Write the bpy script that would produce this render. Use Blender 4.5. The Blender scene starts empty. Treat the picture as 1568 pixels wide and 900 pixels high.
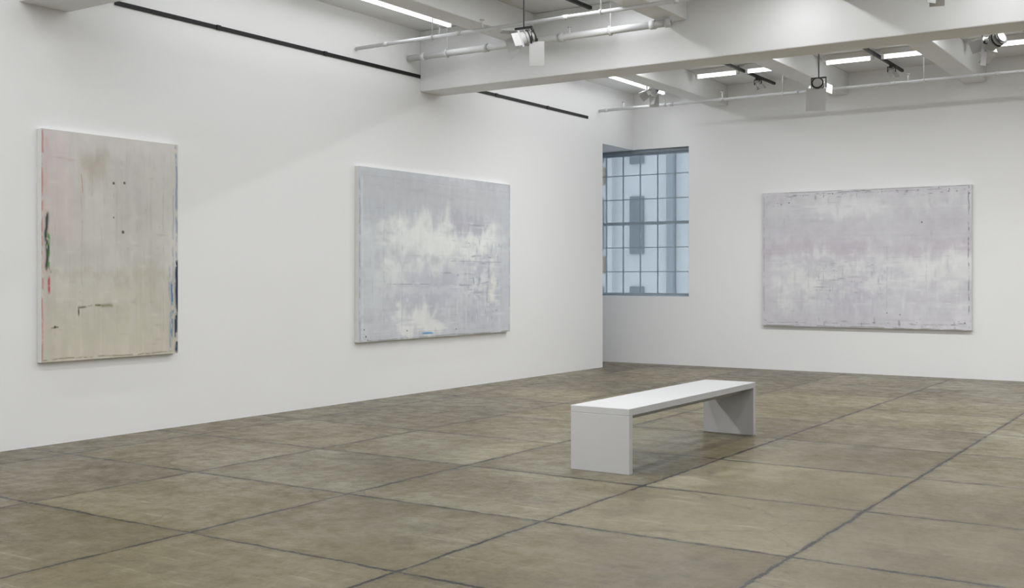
import bpy, bmesh, math, random
import numpy as np
from mathutils import Vector, Matrix
random.seed(3)
S = bpy.context.scene
S.view_settings.view_transform = 'Standard'
S.view_settings.look = 'None'

# ---------------------------------------------------------------- helpers
def lin(c):
    return tuple(((x/255)/12.92 if x/255 <= .04045 else ((x/255+.055)/1.055)**2.4) for x in c)
def newmat(name, col=(.8,.8,.8), rough=.6, spec=.3, metal=0.0):
    m = bpy.data.materials.new(name); m.use_nodes = True
    b = m.node_tree.nodes['Principled BSDF']
    b.inputs['Base Color'].default_value = (*col, 1)
    b.inputs['Roughness'].default_value = rough
    b.inputs['Specular IOR Level'].default_value = spec
    b.inputs['Metallic'].default_value = metal
    return m
def paint_mat(name, col, rough=.6, var=.03, scale=3.0, spec=.25):
    m = newmat(name, col, rough, spec)
    nt = m.node_tree; N = nt.nodes; L = nt.links; b = N['Principled BSDF']
    tc = N.new('ShaderNodeTexCoord')
    n = N.new('ShaderNodeTexNoise'); n.inputs['Scale'].default_value = scale; n.inputs['Detail'].default_value = 2
    L.new(tc.outputs['Object'], n.inputs['Vector'])
    r = N.new('ShaderNodeValToRGB')
    r.color_ramp.elements[0].position = .3; r.color_ramp.elements[1].position = .7
    r.color_ramp.elements[0].color = (*[c*(1-var) for c in col], 1)
    r.color_ramp.elements[1].color = (*[min(1, c*(1+var)) for c in col], 1)
    L.new(n.outputs['Fac'], r.inputs['Fac']); L.new(r.outputs['Color'], b.inputs['Base Color'])
    return m
def link(o, parent=None):
    S.collection.objects.link(o)
    if parent: o.parent = parent
    return o
def empty(name, loc=(0,0,0)):
    e = bpy.data.objects.new(name, None); e.location = loc; e.empty_display_size = .1
    return link(e)
def add_box(bm, a, b, mi=0, mat=None):
    xs = (a[0], b[0]); ys = (a[1], b[1]); zs = (a[2], b[2])
    v = [bm.verts.new((x, y, z)) for x in xs for y in ys for z in zs]
    if mat is not None:
        for q in v: q.co = mat @ q.co
    F = [(0,1,3,2),(4,6,7,5),(0,4,5,1),(2,3,7,6),(0,2,6,4),(1,5,7,3)]
    for f in F:
        fc = bm.faces.new([v[i] for i in f]); fc.material_index = mi
    return v
def add_cyl(bm, p0, p1, r, seg=16, mi=0, r2=None):
    p0 = Vector(p0); p1 = Vector(p1); d = p1-p0
    res = bmesh.ops.create_cone(bm, cap_ends=True, cap_tris=False, segments=seg, radius1=r, radius2=r if r2 is None else r2, depth=d.length)
    q = d.to_track_quat('Z', 'Y').to_matrix().to_4x4()
    M = Matrix.Translation((p0+p1)/2) @ q
    for v in res['verts']: v.co = M @ v.co
    fs = set(f for v in res['verts'] for f in v.link_faces)
    for f in fs:
        f.material_index = mi
        if len(f.verts) == 4: f.smooth = True
def finish(bm, name, mats, bevel=0, parent=None, loc=None):
    bmesh.ops.recalc_face_normals(bm, faces=bm.faces)
    me = bpy.data.meshes.new(name); bm.to_mesh(me); bm.free()
    for m in mats: me.materials.append(m)
    o = bpy.data.objects.new(name, me); link(o, parent)
    if loc: o.location = loc
    if bevel:
        b = o.modifiers.new('bevel', 'BEVEL'); b.width = bevel; b.segments = 2; b.limit_method = 'ANGLE'
    return o
def boxes(name, lst, mat, bevel=0, parent=None):
    bm = bmesh.new()
    for a, b in lst: add_box(bm, a, b)
    return finish(bm, name, [mat], bevel, parent)

# ---------------------------------------------------------------- room constants
XL, YB, XR, YR = -8.33, 16.2, 6.0, -5.0
ZC = 4.37
YE = 15.16      # end of left wall at recess
ZH = 3.47       # head height of recess / window

wall_m = paint_mat('white_wall_paint', (.868, .874, .885), .7, .008, .6)
ceil_m = paint_mat('ceiling_paint', (.82, .83, .84), .6, .03, 1.5)
pipe_m = paint_mat('pipe_paint', (.66, .67, .68), .7, .03, 5, .1)

# ---------------------------------------------------------------- floor
fm = bpy.data.materials.new('stained_concrete_floor'); fm.use_nodes = True
nt = fm.node_tree; N = nt.nodes; L = nt.links; B = N['Principled BSDF']
geo = N.new('ShaderNodeNewGeometry')
def math_n(op, a, b=None, clamp=False):
    n = N.new('ShaderNodeMath'); n.operation = op; n.use_clamp = clamp
    for i, x in enumerate((a, b)):
        if x is None: continue
        if isinstance(x, (int, float)): n.inputs[i].default_value = x
        else: L.new(x, n.inputs[i])
    return n.outputs[0]
def noise_n(scale, detail=5, rough=.55, vec=None, dist=0):
    n = N.new('ShaderNodeTexNoise'); n.inputs['Scale'].default_value = scale
    n.inputs['Detail'].default_value = detail; n.inputs['Roughness'].default_value = rough
    n.inputs['Distortion'].default_value = dist
    L.new(vec if vec is not None else geo.outputs['Position'], n.inputs['Vector'])
    return n.outputs['Fac']
def mixc(f, a, b, mode='MIX'):
    n = N.new('ShaderNodeMix'); n.data_type = 'RGBA'; n.blend_type = mode
    if isinstance(f, (int, float)): n.inputs['Factor'].default_value = f
    else: L.new(f, n.inputs['Factor'])
    for k, x in ((6, a), (7, b)):
        if isinstance(x, tuple): n.inputs[k].default_value = (*x, 1)
        else: L.new(x, n.inputs[k])
    return n.outputs[2]
def rng(x, a, b, c=0, d=1):
    n = N.new('ShaderNodeMapRange'); n.inputs[1].default_value = a; n.inputs[2].default_value = b
    n.inputs[3].default_value = c; n.inputs[4].default_value = d; L.new(x, n.inputs[0]); return n.outputs[0]
def mapped(vec, rot, scl):
    mp = N.new('ShaderNodeMapping'); mp.inputs['Rotation'].default_value = (0, 0, rot); mp.inputs['Scale'].default_value = scl
    L.new(vec, mp.inputs[0]); return mp.outputs[0]
sep = N.new('ShaderNodeSeparateXYZ'); L.new(geo.outputs['Position'], sep.inputs[0])
wob = math_n('MULTIPLY', math_n('SUBTRACT', noise_n(2.6, 6, .9), .5), .075)
def grid(coord, off, sp):
    c = math_n('ADD', coord, wob)
    q = math_n('DIVIDE', math_n('SUBTRACT', c, off), sp)
    fl = math_n('FLOOR', math_n('ADD', q, .5))
    d = math_n('MULTIPLY', math_n('ABSOLUTE', math_n('SUBTRACT', q, fl)), sp)
    return d, math_n('FLOOR', q)
dx, ix = grid(sep.outputs['X'], -1.90, 1.467)
dy, iy = grid(sep.outputs['Y'], 4.10, 1.30)
dmin = math_n('MINIMUM', dx, dy)
wn = rng(noise_n(4.1, 5, .85), .40, .64, .005, .023)
crack = math_n('SUBTRACT', 1.0, math_n('DIVIDE', dmin, wn), True)
crack = rng(crack, 0, .28)
halo = rng(dmin, 0, .06, 1, 0)
cmb = N.new('ShaderNodeCombineXYZ'); L.new(ix, cmb.inputs[0]); L.new(iy, cmb.inputs[1])
wn_t = N.new('ShaderNodeTexWhiteNoise'); wn_t.noise_dimensions = '3D'; L.new(cmb.outputs[0], wn_t.inputs['Vector'])
sc3 = N.new('ShaderNodeVectorMath'); sc3.operation = 'SCALE'; sc3.inputs['Scale'].default_value = 7.3; L.new(cmb.outputs[0], sc3.inputs[0])
ad3 = N.new('ShaderNodeVectorMath'); ad3.operation = 'ADD'; L.new(geo.outputs['Position'], ad3.inputs[0]); L.new(sc3.outputs[0], ad3.inputs[1])
PV = ad3.outputs[0]
big = rng(noise_n(.8, 6, .6, vec=PV), .40, .60)
base = mixc(big, lin((99, 90, 63)), lin((124, 119, 97)))
zone = rng(noise_n(.22, 2, .5), .4, .6)
base = mixc(math_n('MULTIPLY', zone, .45), base, lin((120, 105, 67)))
med = rng(noise_n(5.5, 10, .8, vec=PV), .42, .62)
base = mixc(math_n('MULTIPLY', med, .28), base, lin((76, 69, 46)))
stain = rng(noise_n(1.5, 7, .7, vec=PV), .54, .60)
base = mixc(math_n('MULTIPLY', stain, .38), base, lin((72, 66, 46)))
fine = rng(noise_n(26, 6, .85), .50, .66)
base = mixc(math_n('MULTIPLY', fine, .24), base, lin((150, 146, 123)))
tile = rng(wn_t.outputs['Value'], 0, 1, .72, 1.08)
vm = N.new('ShaderNodeVectorMath'); vm.operation = 'SCALE'; L.new(base, vm.inputs[0]); L.new(tile, vm.inputs['Scale'])
base = vm.outputs[0]
s1 = math_n('MULTIPLY', rng(noise_n(1.4, 9, .8, vec=mapped(PV, .7, (1, 14, 1))), .56, .61), rng(big, .3, .8))
base = mixc(math_n('MULTIPLY', s1, .5), base, lin((164, 160, 140)))
s2 = math_n('MULTIPLY', rng(noise_n(1.2, 9, .8, vec=mapped(PV, -.95, (1, 16, 1))), .58, .62), rng(big, .7, .2))
base = mixc(math_n('MULTIPLY', s2, .5), base, lin((56, 50, 36)))
vo = N.new('ShaderNodeTexVoronoi'); vo.feature = 'DISTANCE_TO_EDGE'; vo.inputs['Scale'].default_value = .75
nz = N.new('ShaderNodeTexNoise'); nz.inputs['Scale'].default_value = 3; nz.inputs['Detail'].default_value = 4; L.new(PV, nz.inputs['Vector'])
mxv = N.new('ShaderNodeVectorMath'); mxv.operation = 'MULTIPLY_ADD'; L.new(nz.outputs['Color'], mxv.inputs[0]); mxv.inputs[1].default_value = (.3, .3, 0); L.new(PV, mxv.inputs[2])
L.new(mxv.outputs[0], vo.inputs['Vector'])
hair = math_n('MULTIPLY', rng(vo.outputs['Distance'], 0, .006, 1, 0), rng(wn_t.outputs['Value'], .5, .55))
base = mixc(math_n('MULTIPLY', hair, .6), base, lin((55, 50, 38)))
base = mixc(math_n('MULTIPLY', halo, .28), base, lin((60, 53, 36)))
base = mixc(math_n('MULTIPLY', crack, .96), base, lin((16, 14, 11)))
L.new(base, B.inputs['Base Color'])
L.new(rng(med, 0, 1, .28, .46), B.inputs['Roughness'])
B.inputs['Specular IOR Level'].default_value = .28
boxes('floor', [((XL-1.5, YR-.2, -.12), (XR+.2, YB+.3, 0))], fm)

# ---------------------------------------------------------------- walls
boxes('wall_left', [((XL-.2, YR, 0), (XL, YE, ZH)), ((XL-.2, YR, ZH), (XL, YB, ZC))], wall_m)
XW0, XW1, ZS = -9.25, -7.35, 1.09
boxes('wall_back', [((XW1, YB, 0), (XR, YB+.3, ZC)), ((XL-1.5, YB, 0), (XW1, YB+.3, ZS)),
                    ((XL-1.5, YB, ZH), (XW1, YB+.3, ZC)), ((XL-1.5, YB, ZS), (XW0, YB+.3, ZH))], wall_m)
boxes('wall_recess', [((XL-1.5, YE-.2, 0), (XL-.2, YE, ZH)), ((XL-1.5, YE, 0), (XL-1.3, YB, ZH)),
                      ((XL-1.5, YE-.2, ZH), (XL-.2, YB, ZH+.1))], wall_m)
boxes('wall_right', [((XR, YR, 0), (XR+.2, YB+.3, ZC))], wall_m)
boxes('wall_rear', [((XL-.2, YR-.2, 0), (XR+.2, YR, ZC))], wall_m)

# ceiling slab + beams
boxes('ceiling', [((XL-.2, YR-.2, ZC), (XR+.2, YB+.3, ZC+.2))], ceil_m)
ZB = 3.64
for i, (y0, y1) in enumerate([(.07, .52), (5.33, 5.78), (10.59, 11.01)]):
    boxes('ceiling_beam' if i == 0 else 'ceiling_beam.%03d' % i, [((XL, y0, ZB), (XR, y1, ZC))], ceil_m, .012)
JR = [-6.69+1.87*k for k in range(0, 7)]
spans = [(YR, .07), (.52, 5.33), (5.78, 10.59), (11.01, YB)]
for k, xr in enumerate(JR):
    boxes('ceiling_joist' if k == 0 else 'ceiling_joist.%03d' % k, [((xr-.29, a, 4.06), (xr, b, ZC)) for a, b in spans], ceil_m, .012)
blk = newmat('black_anodised_metal', (.008, .008, .009), .5, .3)
bm = bmesh.new()
add_box(bm, (XL, 6.24, 3.80), (XL+.012, 10.585, 3.84)); add_box(bm, (XL, 11.015, 3.80), (XL+.012, 14.69, 3.84))
for y in (7.4, 8.9, 12.2, 13.5): add_box(bm, (XL, y, 3.797), (XL+.02, y+.05, 3.843))
finish(bm, 'picture_rail_track', [blk])

# ---------------------------------------------------------------- pipes
def pipe(name, y, z, x0, x1, r, coll, hang=(), heads=()):
    bm = bmesh.new()
    add_cyl(bm, (x0, y, z), (x1, y, z), r, 20)
    for x in coll:
        add_cyl(bm, (x-.03, y, z), (x+.03, y, z), r*1.25, 20)
    for x in hang:
        add_cyl(bm, (x, y, z), (x, y, ZC-.001), .006, 8)
        add_cyl(bm, (x-.01, y, z), (x+.01, y, z), r*1.4, 16)
    for x in heads:
        add_cyl(bm, (x, y, z), (x, y, z+.1), .011, 10); add_cyl(bm, (x, y, z+.1), (x, y, z+.11), .025, 12)
    return finish(bm, name, [pipe_m])
pipe('sprinkler_pipe', 10.36, 4.0, XL+.01, -4.9, .038, [-8.1, -7.2, -6.2, -5.1, -4.93], [-7.75, -5.6], [-6.1])
pipe('sprinkler_pipe.001', 9.43, 3.96, XL+.01, XR-.01, .02, [-7.9, -6.9, -5.6, -4.4], [-7.25, -5.2, -3.4], [-7.15, -6.6])
pipe('sprinkler_pipe.002', 15.04, 3.96, XL+.01, XR-.01, .022, [-8.2, -7.1, -6.3, -5.2, -3.9, -2.6, -1.5], [-7.2, -5.4, -3.5], [-6.3, -3.7, -7.9])

# ---------------------------------------------------------------- lamps
def area(name, loc, sx, sy, w, parent, col=(.985, .99, 1)):
    l = bpy.data.lights.new(name, 'AREA'); l.shape = 'RECTANGLE'; l.size = sx; l.size_y = sy; l.energy = w; l.color = col
    o = bpy.data.objects.new(name, l); link(o, parent); o.location = loc; return o
lampbody = newmat('lamp_housing_white', (.8, .8, .8), .4)
dark_m = newmat('track_dark_grey', (.03, .03, .032), .5)
tube_m = bpy.data.materials.new('fluorescent_tube_glow'); tube_m.use_nodes = True
n = tube_m.node_tree; n.nodes.clear()
o_ = n.nodes.new('ShaderNodeOutputMaterial'); e_ = n.nodes.new('ShaderNodeEmission'); e_.inputs[0].default_value = (.98, .99, 1, 1); e_.inputs[1].default_value = 7
n.links.new(e_.outputs[0], o_.inputs[0])
cnt = 0
def linear_lamp(x, y, lx, ly, w, tube=False):
    global cnt
    nm = 'linear_ceiling_lamp' if cnt == 0 else 'linear_ceiling_lamp.%03d' % cnt
    cnt += 1
    e = empty(nm, (x, y, ZC))
    bm = bmesh.new()
    add_box(bm, (-lx/2-.02, -ly/2-.02, -.07), (lx/2+.02, ly/2+.02, 0))
    if tube:   # bare tube carried between two end sockets
        if lx > ly: p0, p1 = Vector((-lx/2, 0, -.10)), Vector((lx/2, 0, -.10))
        else: p0, p1 = Vector((0, -ly/2, -.10)), Vector((0, ly/2, -.10))
        for p in (p0, p1): add_box(bm, p-Vector((.02, .02, .02)), p+Vector((.02, .02, .035)))
    finish(bm, 'housing', [lampbody], .004, e)
    if tube:
        bm = bmesh.new(); add_cyl(bm, p0, p1, .017, 8); finish(bm, 'fluorescent_tube', [tube_m], 0, e)
    if w: area('lamp_glow', (0, 0, -.075), lx, ly, w, e)
PW = 1.40
for y0, y1 in [(-4.6, -.4), (.9, 5.0)]:
    linear_lamp(-7.6, (y0+y1)/2, .09, y1-y0, 24*PW)
for y0, y1 in [(6.2, 10.2), (11.5, 15.8)]:
    linear_lamp(-7.6, (y0+y1)/2, .09, y1-y0, 17*PW, True)
mids = [xr+.79 for xr in JR[:-1]]
for k, x in enumerate(mids):
    linear_lamp(x-.38, 14.8, .62, .08, 0, True); linear_lamp(x+.38, 14.8, .62, .08, 0, True)
    linear_lamp(x, 12.6, 1.3, .08, 40*PW)
    for y0, y1 in [(-4.6, -.4), (.9, 5.0), (6.2, 10.2)]:
        linear_lamp(x+.45, (y0+y1)/2, .09, y1-y0, 28*PW)
bm = bmesh.new()
for x in [-7.35]+mids:
    for a, b in spans:
        add_box(bm, (x-.018, a+.3, ZC-.085), (x+.018, b-.12, ZC-.05))
        y = a+.5
        while y < b-.2:
            add_box(bm, (x-.008, y, ZC-.05), (x+.008, y+.02, ZC-.001)); y += 1.2
finish(bm, 'lighting_track', [dark_m])

# ---------------------------------------------------------------- spotlights
spot_m = newmat('spotlight_grey_enamel', (.50, .50, .50), .5)
spot_l = newmat('spotlight_lens', (.9, .9, .9), .2)
scnt = 0
def spotlight(pos, aim, s=1.0, flap=None, w=0, ang=60, soft=.08):
    """pos: pivot of the head. flap: (dx,dy,dz,w,h,yaw) flat cut-off shutter hanging from the head"""
    global scnt
    nm = 'track_spotlight' if scnt == 0 else 'track_spotlight.%03d' % scnt
    scnt += 1
    P = Vector(pos); e = empty(nm, P); ztop = ZC-.088
    d = (Vector(aim)-P).normalized()
    R = d.to_track_quat('-Z', 'Y').to_matrix().to_4x4()
    bm = bmesh.new()
    add_cyl(bm, (0, 0, .09*s), (0, 0, ztop-P.z), .007, 10, 1)
    add_box(bm, (-.02, -.05, ztop-P.z-.04), (.02, .05, ztop-P.z), 1)
    add_box(bm, (-.075*s, -.012, .075*s), (.075*s, .012, .09*s), 1)
    for sx in (-1, 1):
        add_box(bm, (sx*.075*s-.004, -.012, -.02*s), (sx*.075*s+.004, .012, .09*s), 1)
    add_cyl(bm, R @ Vector((0, 0, .09*s)), R @ Vector((0, 0, -.03*s)), .045*s, 20, 0, .058*s)
    for k in range(4):
        z = (.012+.022*k)*s
        add_cyl(bm, R @ Vector((0, 0, z)), R @ Vector((0, 0, z+.007*s)), .062*s, 20, 1 if k % 2 else 0)
    add_box(bm, (-.065*s, -.065*s, -.045*s), (.065*s, .065*s, -.03*s), 0, R)
    add_cyl(bm, R @ Vector((0, 0, -.0455*s)), R @ Vector((0, 0, -.047*s)), .05*s, 20, 2)
    for a, (wx, ly, op) in zip((0, 90, 180, 270), ((.06, .11, 20), (.05, .09, 40), (.06, .10, 25), (.05, .09, 35))):
        ra = math.radians(a)
        M = R @ Matrix.Rotation(ra, 4, 'Z') @ Matrix.Translation((0, .065*s, -.045*s)) @ Matrix.Rotation(math.radians(op), 4, 'X')
        add_box(bm, (-wx*s, 0, -ly*s), (wx*s, .003, 0), 0, M)
    if flap:
        fx, fy, fz, fw, fh, yaw = flap
        M = Matrix.Translation((fx, fy, fz)) @ Matrix.Rotation(math.radians(yaw), 4, 'Z') @ Matrix.Rotation(math.radians(6), 4, 'X')
        add_box(bm, (-fw/2, 0, -fh), (fw/2, .004, 0), 0, M)
        add_box(bm, (-.012, .004, -.03), (.012, .012, .03), 1, M)
        add_cyl(bm, (fx, fy, fz), (0, 0, 0), .006, 8, 1)
    finish(bm, 'head_and_yoke', [spot_m, dark_m, spot_l], .0015, e)
    if w:
        l = bpy.data.lights.new('beam', 'SPOT'); l.energy = w; l.spot_size = math.radians(ang); l.spot_blend = 1; l.shadow_soft_size = soft; l.color = (1, .99, .97)
        o = bpy.data.objects.new('beam', l); link(o, e)
        o.matrix_local = Matrix.Translation(d*.2*s) @ R
    return e
spotlight((-5.97, 9.25, 3.76), (-8.3, 7.0, 2.6), 1.3, (.12, .05, -.03, .15, .24, 33))
spotlight((-7.2, 14.6, 4.10), (-8.3, 12.4, 1.6), 1.15, (.03, .0, -.05, .14, .18, 20))
spotlight((-5.9, 15.4, 4.20), (-5.0, 16.1, 2.0), .7)
spotlight((-4.03, 12.4, 3.56), (-4.6, 16.2, 2.6), 1.1, (0, -.09, -.04, .22, .25, 30))
spotlight((-4.03, 15.5, 4.21), (-3.6, 16.1, 2.0), .7)
spotlight((-2.16, 12.2, 3.80), (-4.0, 13.2, 3.0), 1.3, (-.06, -.08, -.02, .08, .22, 60))
spotlight((-2.16, 9.75, 3.84), (-3.8, 16.2, 1.6), 1.0, (-.02, -.08, -.03, .10, .12, 60))
spotlight((-7.35, 4.9, 4.15), (-3.3, 8.7, .2), 1.0, None, 1600, 42, .26)

# ---------------------------------------------------------------- bench
bench_m = paint_mat('bench_white_paint', (.45, .452, .46), .5, .015, 3)
e = empty('bench', (-3.87, 8.21, 0))
hw, hl, H, T = .24, 1.21, .467, .05
def part(name, a, b, bev=.003):
    bm = bmesh.new(); add_box(bm, a, b); return finish(bm, name, [bench_m], bev, e)
part('seat', (-hw, -hl, H-T), (hw, hl, H))
part('leg_panel_1', (-hw, -hl, 0), (hw, -hl+T, H-T))
part('leg_panel_2', (-hw, hl-T, 0), (hw, hl, H-T))
part('stretcher', (-.13, -hl+T, H-T-.05), (.13, hl-T, H-T))

# ---------------------------------------------------------------- paintings
def vn(shape, fx, fy, rs):
    h, w = shape
    g = rs.rand(int(fy)+3, int(fx)+3)
    X = np.linspace(0, fx, w)+rs.rand()*.9; Y = np.linspace(0, fy, h)+rs.rand()*.9
    xi = X.astype(int); yi = Y.astype(int); tx = X-xi; ty = Y-yi
    tx = tx*tx*(3-2*tx); ty = ty*ty*(3-2*ty)
    a = g[np.ix_(yi, xi)]; b = g[np.ix_(yi, xi+1)]; c = g[np.ix_(yi+1, xi)]; d = g[np.ix_(yi+1, xi+1)]
    tx = tx[None, :]; ty = ty[:, None]
    return (a*(1-tx)+b*tx)*(1-ty)+(c*(1-tx)+d*tx)*ty
def fbm(shape, fx, fy, rs, o=4, p=.55):
    r = 0; am = 1; tot = 0
    for k in range(o):
        r = r+am*vn(shape, fx*2**k, fy*2**k, rs); tot += am; am *= p
    return r/tot
def ss(x, a, b):
    t = np.clip((x-a)/(b-a), 0, 1); return t*t*(3-2*t)
class Canvas:
    def __init__(s, w, h, base, seed):
        s.w, s.h = w, h; s.rs = np.random.RandomState(seed)
        s.c = np.zeros((h, w, 3)); s.c[:] = np.array(base, float)
        s.u = np.linspace(0, 1, w)[None, :].repeat(h, 0); s.v = np.linspace(0, 1, h)[:, None].repeat(w, 1)
    def n(s, fx, fy, o=4): return fbm((s.h, s.w), fx, fy, s.rs, o)
    def blend(s, m, col):
        m = np.clip(m, 0, 1)[..., None]; s.c = s.c*(1-m)+np.array(col, float)*m
    def add(s, a): s.c = s.c+a[..., None]
    def rect(s, u0, v0, u1, v1, col, al=1, soft=.03, wob=.06, f=8, tex=None):
        wu = (s.n(f, f*2.5)-.5)*wob*2; wv = (s.n(f*3, f*.5)-.5)*wob*2
        U = s.u+wu; V = s.v+wv
        m = ss(U, u0-soft, u0+soft)*(1-ss(U, u1-soft, u1+soft))*ss(V, v0-soft, v0+soft)*(1-ss(V, v1-soft, v1+soft))
        if tex is not None: m = m*tex
        s.blend(m*al, col)
    def streak(s, u0, v0, u1, v1, th, col, al=1, brk=.45):
        L = math.hypot(u1-u0, v1-v0)
        du, dv = (u1-u0)/L, (v1-v0)/L
        a = (s.u-u0)*du+(s.v-v0)*dv; d = np.abs(-(s.u-u0)*dv+(s.v-v0)*du+(s.n(9, 9, 3)-.5)*th*2.2)
        m = np.exp(-(d/(th*.6))**2)*ss(a, -.004, .02)*(1-ss(a, L-.02, L+.004))
        m = m*ss(s.n(24, 24, 4), brk-.1, brk+.14)
        s.blend(m*al, col)
    def specks(s, pts, r, col):
        for u, v in pts:
            d = np.hypot((s.u-u)*1.0*s.w/s.h, s.v-v)+(s.n(20, 20, 2)-.5)*r
            s.blend((1-ss(d, r*.3, r))*.8, col)
    def scatter(s, n, u0, v0, u1, v1, col, al=.7, big=1.0):
        for _ in range(n):
            u = u0+(u1-u0)*s.rs.rand(); v = v0+(v1-v0)*s.rs.rand(); hor = s.rs.rand() < .55
            l = (.003+.014*s.rs.rand()**2)*big; t = (.0018+.003*s.rs.rand())*big**.5
            a, b = (l, t) if hor else (t*.8, l)
            i0, i1 = int(max(0, (u-3*a)*s.w)), int(min(s.w, (u+3*a)*s.w+2)); j0, j1 = int(max(0, (v-3*b)*s.h)), int(min(s.h, (v+3*b)*s.h+2))
            if i1 <= i0 or j1 <= j0: continue
            m = np.exp(-((s.u[j0:j1, i0:i1]-u)/a)**2-((s.v[j0:j1, i0:i1]-v)/b)**2)*al*(.3+.7*s.rs.rand())
            s.c[j0:j1, i0:i1] = s.c[j0:j1, i0:i1]*(1-m[..., None])+np.array(col, float)*m[..., None]
def painting(name, cv, origin, sdir, normal, W, Hh, T=.06, GAIN=1.14):
    o = Vector(origin); sd = Vector(sdir); nn = Vector(normal); up = Vector((0, 0, 1))
    w, h = cv.w, cv.h
    a = np.clip(cv.c/255, 0, 1); lc = np.where(a <= .04045, a/12.92, ((a+.055)/1.055)**2.4)*GAIN
    lc = np.clip(lc, 0, .97)
    U = (np.linspace(0, 1, w)-.5)*W; V = (.5-np.linspace(0, 1, h))*Hh
    co = np.zeros((h, w, 3))
    co += np.array(nn*T)
    co += U[None, :, None]*np.array(sd)[None, None, :]
    co += V[:, None, None]*np.array(up)[None, None, :]
    co = co.reshape(-1, 3)
    idx = np.arange(h*w).reshape(h, w)
    q = np.stack([idx[:-1, :-1], idx[1:, :-1], idx[1:, 1:], idx[:-1, 1:]], -1).reshape(-1, 4)
    n = h*w
    bx = []
    for d in (0.002, T-.0005):
        for uu, vv in ((-W/2, Hh/2), (W/2, Hh/2), (W/2, -Hh/2), (-W/2, -Hh/2)):
            bx.append(np.array(nn*d+sd*uu+up*vv))
    co = np.vstack([co, np.array(bx)])
    side = [[n+0, n+1, n+5, n+4], [n+1, n+2, n+6, n+5], [n+2, n+3, n+7, n+6], [n+3, n+0, n+4, n+7], [n+0, n+1, n+2, n+3]]
    me = bpy.data.meshes.new(name)
    me.from_pydata(co.tolist(), [], q.tolist()+side)
    me.update()
    at = me.color_attributes.new('paint', 'FLOAT_COLOR', 'POINT')
    full = np.ones((len(co), 4), np.float32); full[:n, :3] = lc.reshape(-1, 3); full[n:, :3] = .8
    at.data.foreach_set('color', full.ravel())
    m = newmat(name+'_oil_paint', (.7, .7, .7), .55, .2)
    nt = m.node_tree; Nn = nt.nodes; Ll = nt.links; b = Nn['Principled BSDF']
    va = Nn.new('ShaderNodeVertexColor'); va.layer_name = 'paint'
    tcn = Nn.new('ShaderNodeTexCoord')
    ns = Nn.new('ShaderNodeTexNoise'); ns.inputs['Scale'].default_value = 10; ns.inputs['Detail'].default_value = 5
    Ll.new(tcn.outputs['Object'], ns.inputs['Vector'])
    mr = Nn.new('ShaderNodeMapRange'); mr.inputs[1].default_value = .3; mr.inputs[2].default_value = .7; mr.inputs[3].default_value = .97; mr.inputs[4].default_value = 1.03
    Ll.new(ns.outputs['Fac'], mr.inputs[0])
    sc = Nn.new('ShaderNodeVectorMath'); sc.operation = 'SCALE'
    Ll.new(va.outputs['Color'], sc.inputs[0]); Ll.new(mr.outputs[0], sc.inputs['Scale'])
    Ll.new(sc.outputs[0], b.inputs['Base Color'])
    me.materials.append(m); me.materials.append(canvas_side)
    mi = np.zeros(len(me.polygons), np.int32); mi[-5:] = 1
    me.polygons.foreach_set('material_index', mi)
    ob = bpy.data.objects.new(name, me); ob.location = o; link(ob)
    return ob
canvas_side = paint_mat('canvas_edge', (.78, .78, .76), .7, .03, 10)

# --- painting A (tall warm grey)
c = Canvas(330, 450, (192, 190, 184), 11)
c.blend(ss(c.v, .5, .98)*.8, (190, 186, 171)); c.blend((1-ss(c.v, .0, .4))*.6, (193, 191, 190))
c.add((c.n(24, 1.5)-.5)*14); c.add((c.n(6, 5)-.5)*20); c.add((c.n(14, 12)-.5)*8); c.add((c.n(60, 2)-.5)*7)
c.rect(-.1, -.1, 1.1, .07, (205, 203, 201), .6, .03, .06)
c.rect(.28, .08, .45, .22, (168, 163, 147), .45, .06, .06); c.rect(.3, .1, .38, .16, (158, 151, 131), .35, .04, .05)
c.rect(.0, .03, .20, .45, (203, 189, 189), .5, .08, .1); c.rect(.5, .2, .95, .6, (184, 184, 180), .5, .1, .1)
c.rect(.05, .61, .92, .64, (173, 169, 154), .4, .02, .04); c.rect(.55, .55, .85, .8, (176, 173, 156), .45, .08, .1)
c.rect(.62, .05, .66, .9, (201, 200, 196), .35, .02, .04); c.rect(.1, .68, .6, .74, (198, 195, 180), .35, .02, .04)
c.rect(.2, .3, .5, .5, (200, 198, 192), .4, .08, .1); c.rect(.1, .8, .8, .95, (184, 181, 164), .4, .06, .1)
for u in (.27, .52, .78, .88): c.streak(u, .05+.2*c.rs.rand(), u+.005, .9, .008, (162, 158, 146), .35, .48)
c.streak(.006, .0, .004, 1, .010, (176, 104, 106), .65, .42); c.streak(.03, .02, .025, .95, .020, (202, 172, 170), .5, .44)
c.streak(.035, .35, .035, .62, .017, (42, 48, 42), .85, .42); c.streak(.048, .44, .05, .60, .012, (66, 124, 60), .85, .44)
c.streak(.05, .58, .055, .71, .012, (176, 50, 62), .85, .38); c.streak(.04, .46, .06, .62, .007, (30, 30, 32), .85, .46)
c.streak(.27, .17, .28, .27, .006, (168, 116, 106), .5, .4)
c.streak(.985, 0, .99, .6, .011, (112, 132, 164), .75, .42); c.streak(.988, .55, .995, 1, .020, (32, 42, 66), 1, .34)
c.streak(.95, .65, .96, .97, .012, (54, 98, 150), .85, .44); c.streak(.93, .58, .94, .99, .011, (116, 136, 160), .6, .46)
c.streak(.96, .2, .965, .7, .010, (148, 157, 170), .6, .38)
c.streak(.24, .765, .5, .76, .007, (84, 78, 56), .75, .47); c.streak(.25, .765, .252, .81, .007, (44, 40, 32), .9, .3)
c.streak(.4, .765, .5, .77, .014, (124, 122, 92), .7, .4); c.streak(.0, .99, 1, .99, .005, (110, 102, 84), .6, .4)
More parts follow.
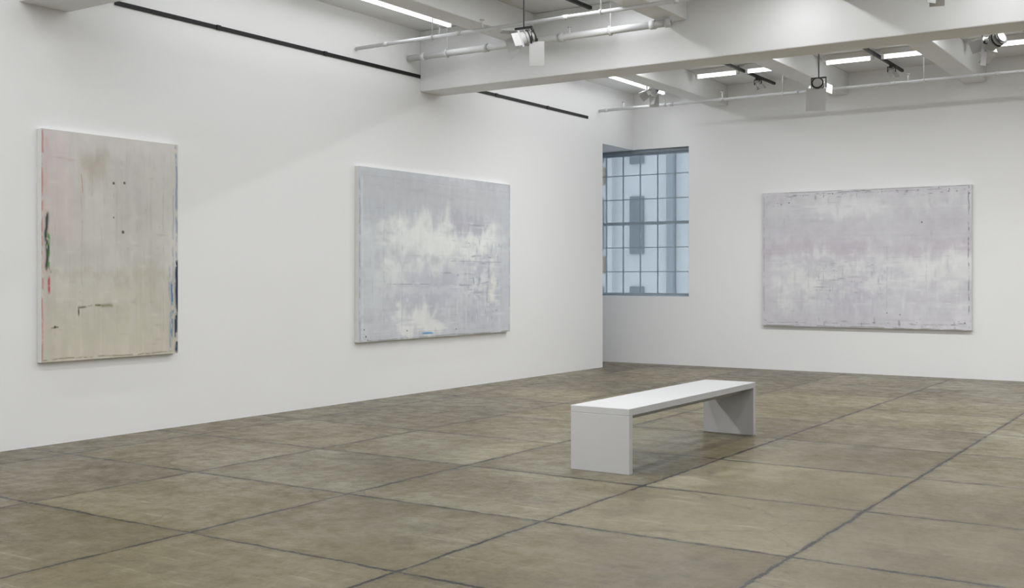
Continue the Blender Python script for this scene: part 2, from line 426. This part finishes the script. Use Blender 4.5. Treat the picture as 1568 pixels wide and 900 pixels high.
c.streak(.06, .855, .13, .85, .005, (60, 55, 48), .7, .4)
c.specks([(.5, .21), (.58, .205), (.5, .365), (.57, .43), (.09, .85)], .008, (60, 56, 52))
c.scatter(50, .05, .1, .95, .95, (162, 158, 144), .4, 2.5); c.scatter(50, .03, .1, .95, .95, (208, 206, 200), .4, 3)
painting('abstract_painting', c, (XL, 6.19, 1.66), (0, 1, 0), (1, 0, 0), 1.40, 1.93, GAIN=1.2)

# --- painting B (left wall, pale lavender grey)
c = Canvas(520, 350, (193, 196, 202), 23)
c.add((c.n(5, 4)-.5)*24); c.add((c.n(40, 2)-.5)*12); c.add((c.n(2, 50)-.5)*12); c.add((c.n(34, 28)-.5)*14)
c.rect(-.05, 0, .4, .25, (188, 194, 200), .5, .06, .1); c.rect(.05, .05, .95, .22, (190, 190, 194), .5, .05, .08)
T1 = .3+.7*ss(c.n(12, 10), .32, .60)
c.rect(.16, .28, .94, .60, (223, 226, 225), .85, .08, .18, 7, T1); c.rect(.08, .36, .5, .74, (216, 220, 221), .75, .08, .16, 8, T1)
c.rect(.22, .3, .6, .46, (227, 230, 229), .65, .05, .12, 9)
c.rect(.56, .24, .80, .36, (176, 176, 187), .65, .03, .09); c.rect(.02, .32, .1, .8, (202, 209, 212), .6, .03, .05)
c.rect(.25, .82, .50, .97, (223, 225, 224), .8, .03, .10); c.rect(.3, .6, .62, .8, (184, 185, 198), .65, .06, .12)
c.rect(.70, .5, .92, .9, (178, 181, 193), .65, .05, .14, 10, .3+.7*ss(c.n(20, 16), .4, .6)); c.rect(.82, .62, .88, .80, (226, 227, 219), .75, .03, .08, 12)
c.rect(.72, .52, .80, .8, (216, 220, 221), .7, .03, .09, 12, ss(c.n(20, 16), .4, .6))
c.rect(.6, .38, .9, .48, (227, 230, 229), .7, .03, .12, 10); c.rect(.9, .1, 1.1, 1.1, (195, 199, 205), .6, .03, .04)
c.rect(.1, .70, .7, .74, (209, 211, 215), .4, .01, .03, 10); c.rect(.1, .5, .6, .53, (196, 197, 205), .4, .01, .04, 10)
for a in [(.68, .29, .85, .29, .006), (.7, .495, .86, .5, .010), (.55, .53, .95, .53, .004), (.15, .67, .5, .675, .004), (.45, .6, .75, .61, .007), (.62, .69, .85, .66, .008)]:
    c.streak(*a, (126, 131, 143), .5, .46)
for a in [(.78, .55, .76, .70, .012), (.84, .5, .82, .8, .009), (.72, .58, .73, .8, .008)]:
    c.streak(*a, (134, 140, 154), .5, .46)
for a in [(.25, .3, .25, .95, .004), (.14, .1, .14, .9, .004), (.93, .05, .93, .95, .003)]:
    c.streak(*a, (165, 170, 180), .4, .5)
c.streak(.37, .965, .45, .97, .009, (60, 116, 174), .85, .40); c.streak(0, .955, 1, .965, .003, (164, 168, 174), .4, .42)
c.streak(0, .045, 1, .055, .003, (172, 177, 184), .6, .4); c.streak(.006, 0, .006, 1, .005, (134, 142, 148), .6, .42); c.streak(0, .994, 1, .994, .005, (116, 114, 108), .7, .4)
c.streak(.02, .03, .02, 1, .005, (214, 219, 220), .7, .4); c.streak(.994, 0, .994, 1, .004, (130, 132, 140), .6, .42)
c.specks([(.03, .93), (.04, .97), (.28, .95), (.6, .96), (.05, .99)], .006, (70, 72, 80))
c.scatter(50, .6, .35, .92, .9, (132, 136, 150), .5, 1.8); c.scatter(70, .02, .05, .98, .98, (168, 171, 181), .4, 3); c.scatter(120, .15, .28, .92, .95, (228, 230, 230), .45, 3.5)
painting('abstract_painting.001', c, (XL, 10.94, 1.655), (0, 1, 0), (1, 0, 0), 3.06, 1.975, GAIN=1.16)

# --- painting C (back wall)
c = Canvas(540, 360, (198, 197, 203), 37)
c.add((c.n(5, 5)-.5)*22); c.add((c.n(40, 2)-.5)*12); c.add((c.n(2, 50)-.5)*12); c.add((c.n(40, 28)-.5)*14)
c.rect(.02, .04, .98, .2, (210, 212, 215), .6, .06, .12, 7, .3+.7*ss(c.n(12, 6), .35, .6)); c.rect(.3, .05, .58, .2, (221, 224, 225), .65, .05, .12)
c.rect(.0, .2, 1, .36, (192, 191, 198), .5, .06, .08); c.rect(-.1, .38, 1.1, .48, (188, 182, 191), .65, .04, .07)
T2 = .2+.8*ss(c.n(14, 12), .32, .64)
c.rect(.04, .48, 1.0, .82, (217, 218, 220), .78, .08, .2, 9, T2); c.rect(.65, .5, 1, .6, (222, 224, 224), .65, .05, .10)
c.rect(.1, .76, .95, .92, (190, 189, 198), .45, .08, .12); c.rect(.08, .52, .3, .88, (219, 219, 221), .55, .06, .14, 10, T2)
c.rect(.3, .58, .66, .82, (183, 182, 193), .5, .05, .16, 12, ss(c.n(24, 20), .42, .62)); c.rect(-.1, .5, .05, 1.1, (200, 198, 204), .6, .02, .03)
c.rect(.55, .2, .72, .95, (206, 206, 211), .3, .05, .08)
for a in [(.02, .03, .95, .02, .003), (.3, .018, .55, .016, .006)]:
    c.streak(*a, (116, 114, 126), .6, .48)
for a in [(.0, .43, .7, .42, .004), (.1, .5, .95, .49, .004), (.35, .55, .34, .9, .004), (.24, .5, .24, .95, .003), (.62, .4, .62, .95, .004), (.8, .5, .8, .95, .003)]:
    c.streak(*a, (166, 165, 175), .35, .5)
c.streak(.02, .975, 1, .965, .004, (120, 118, 122), .5, .5); c.streak(0, .994, 1, .994, .005, (118, 116, 104), .8, .4)
c.streak(0, .006, 1, .006, .005, (150, 148, 142), .6, .42); c.streak(.987, 0, .987, 1, .004, (110, 110, 120), .7, .49); c.streak(.01, 0, .01, 1, .004, (145, 145, 150), .6, .46)
c.specks([(.3, .03), (.36, .025), (.52, .03), (.97, .03), (.99, .06), (.06, .1), (.08, .08), (.78, .25), (.62, .89), (.68, .9), (.97, .95), (.9, .04), (.02, .96), (.1, .09), (.14, .08)], .006, (72, 68, 82))
c.scatter(60, .28, .52, .62, .8, (142, 139, 154), .5, 1.6); c.scatter(35, .0, .94, 1, .99, (104, 102, 108), .6); c.scatter(35, .1, .01, .95, .05, (92, 90, 100), .65); c.scatter(90, .02, .05, .98, .98, (172, 171, 181), .4, 3); c.scatter(120, .05, .45, .98, .85, (226, 227, 229), .4, 3.5)
painting('abstract_painting.002', c, (-4.62, YB, 1.667), (1, 0, 0), (0, -1, 0), 2.99, 2.0, GAIN=1.16)

# ---------------------------------------------------------------- window
win = empty('window_1', ((XW0+XW1)/2, YB+.18, ZS))
frm_m = newmat('window_frame_paint', lin((172, 180, 188)), .5)
hwW = (XW1-XW0)/2-.003; HW = ZH-ZS
bm = bmesh.new()
add_box(bm, (-hwW, -.03, .003), (-hwW+.05, .05, HW-.003)); add_box(bm, (hwW-.05, -.03, .003), (hwW, .05, HW-.003))
add_box(bm, (-hwW, -.03, .003), (hwW, .05, .05)); add_box(bm, (-hwW, -.03, HW-.08), (hwW, .05, HW-.003))
add_box(bm, (-hwW, -.02, HW/2-.025), (hwW, .05, HW/2+.025))
nv = 5
for k in range(1, nv+1):
    x = -hwW+2*hwW*k/(nv+1); add_box(bm, (x-.007, 0, .05), (x+.007, .03, HW-.05))
for k in (1, 2, 4, 5):
    z = HW*k/6; add_box(bm, (-hwW, 0, z-.007), (hwW, .03, z+.007))
finish(bm, 'sash_frame', [frm_m], 0, win)
gm = bpy.data.materials.new('window_glass'); gm.use_nodes = True
n = gm.node_tree; n.nodes.clear()
o_ = n.nodes.new('ShaderNodeOutputMaterial'); t_ = n.nodes.new('ShaderNodeBsdfTransparent'); g_ = n.nodes.new('ShaderNodeBsdfGlossy'); mx = n.nodes.new('ShaderNodeMixShader')
t_.inputs[0].default_value = (.94, .96, .97, 1); g_.inputs['Roughness'].default_value = .05; mx.inputs[0].default_value = .05
n.links.new(t_.outputs[0], mx.inputs[1]); n.links.new(g_.outputs[0], mx.inputs[2]); n.links.new(mx.outputs[0], o_.inputs[0])
bm = bmesh.new(); add_box(bm, (-hwW+.04, .012, .05), (hwW-.04, .018, HW-.05)); finish(bm, 'glass_pane', [gm], 0, win)
sm = bpy.data.materials.new('scrim_shade_fabric'); sm.use_nodes = True
n = sm.node_tree; n.nodes.clear()
o_ = n.nodes.new('ShaderNodeOutputMaterial'); t_ = n.nodes.new('ShaderNodeBsdfTransparent'); d_ = n.nodes.new('ShaderNodeBsdfDiffuse'); mx = n.nodes.new('ShaderNodeMixShader')
t_.inputs[0].default_value = (.90, .94, .96, 1); d_.inputs[0].default_value = (*lin((164, 178, 187)), 1); mx.inputs[0].default_value = .5
n.links.new(t_.outputs[0], mx.inputs[1]); n.links.new(d_.outputs[0], mx.inputs[2]); n.links.new(mx.outputs[0], o_.inputs[0])
bm = bmesh.new()
v4 = [bm.verts.new(p) for p in ((-hwW+.004, -.122, .01), (hwW-.004, -.122, .01), (hwW-.004, -.122, HW-.03), (-hwW+.004, -.122, HW-.03))]
bm.faces.new(v4); finish(bm, 'roller_shade', [sm], 0, win)
shb = newmat('shade_roller', lin((150, 162, 172)), .5)
bm = bmesh.new(); add_cyl(bm, (-hwW+.004, -.12, HW-.035), (hwW-.004, -.12, HW-.035), .03, 16); add_cyl(bm, (-hwW+.004, -.122, .015), (hwW-.004, -.122, .015), .01, 10); finish(bm, 'roller_tube', [shb], 0, win)

# neighbouring building outside
bl = paint_mat('limestone_facade', lin((218, 219, 220)), .8, .06, 1.2)
br = paint_mat('brick_facade', lin((182, 152, 132)), .8, .1, 3)
dg = newmat('dark_window_glass', lin((112, 120, 128)), .3, .4)
pil = paint_mat('grey_pier', lin((150, 157, 163)), .8, .05, 2)
bm = bmesh.new()
add_box(bm, (-24, 26, -6), (2, 27, 16), 0)
for ixx in range(-14, 2):
    x = ixx*1.75+.1
    add_box(bm, (x-.18, 25.8, -6), (x, 26, 16), 3 if ixx % 2 else 0)
for iz in range(-2, 6):
    z = iz*2.35-.55
    for ixx in range(-14, 2):
        x = ixx*1.75
        add_box(bm, (x+.55, 25.94, z+.2), (x+.95, 25.99, z+1.7), 2)
        add_box(bm, (x+.55, 25.92, z+.95), (x+.95, 25.985, z+1.02), 0)
        if ixx % 2 == 0:
            add_box(bm, (x-.75, 25.95, z-.3), (x-.2, 25.99, z+.15), 1)
            add_box(bm, (x-.72, 25.93, z+.3), (x-.25, 25.95, z+1.7), 2)
finish(bm, 'neighboring_building', [bl, br, dg, pil])

# ---------------------------------------------------------------- world
w = bpy.data.worlds.new('World'); S.world = w; w.use_nodes = True
bg = w.node_tree.nodes['Background']; bg.inputs[0].default_value = (.86, .92, 1, 1); bg.inputs[1].default_value = 1.75

# ---------------------------------------------------------------- camera
cam = bpy.data.cameras.new('camera'); co = bpy.data.objects.new('camera', cam); link(co)
co.location = (0, 0, 1.4); co.rotation_euler = (math.pi/2, 0, math.radians(33.45))
cam.sensor_width = 36; cam.lens = 1700/1568*36; cam.shift_y = -26/1568
cam.clip_end = 200
S.camera = co
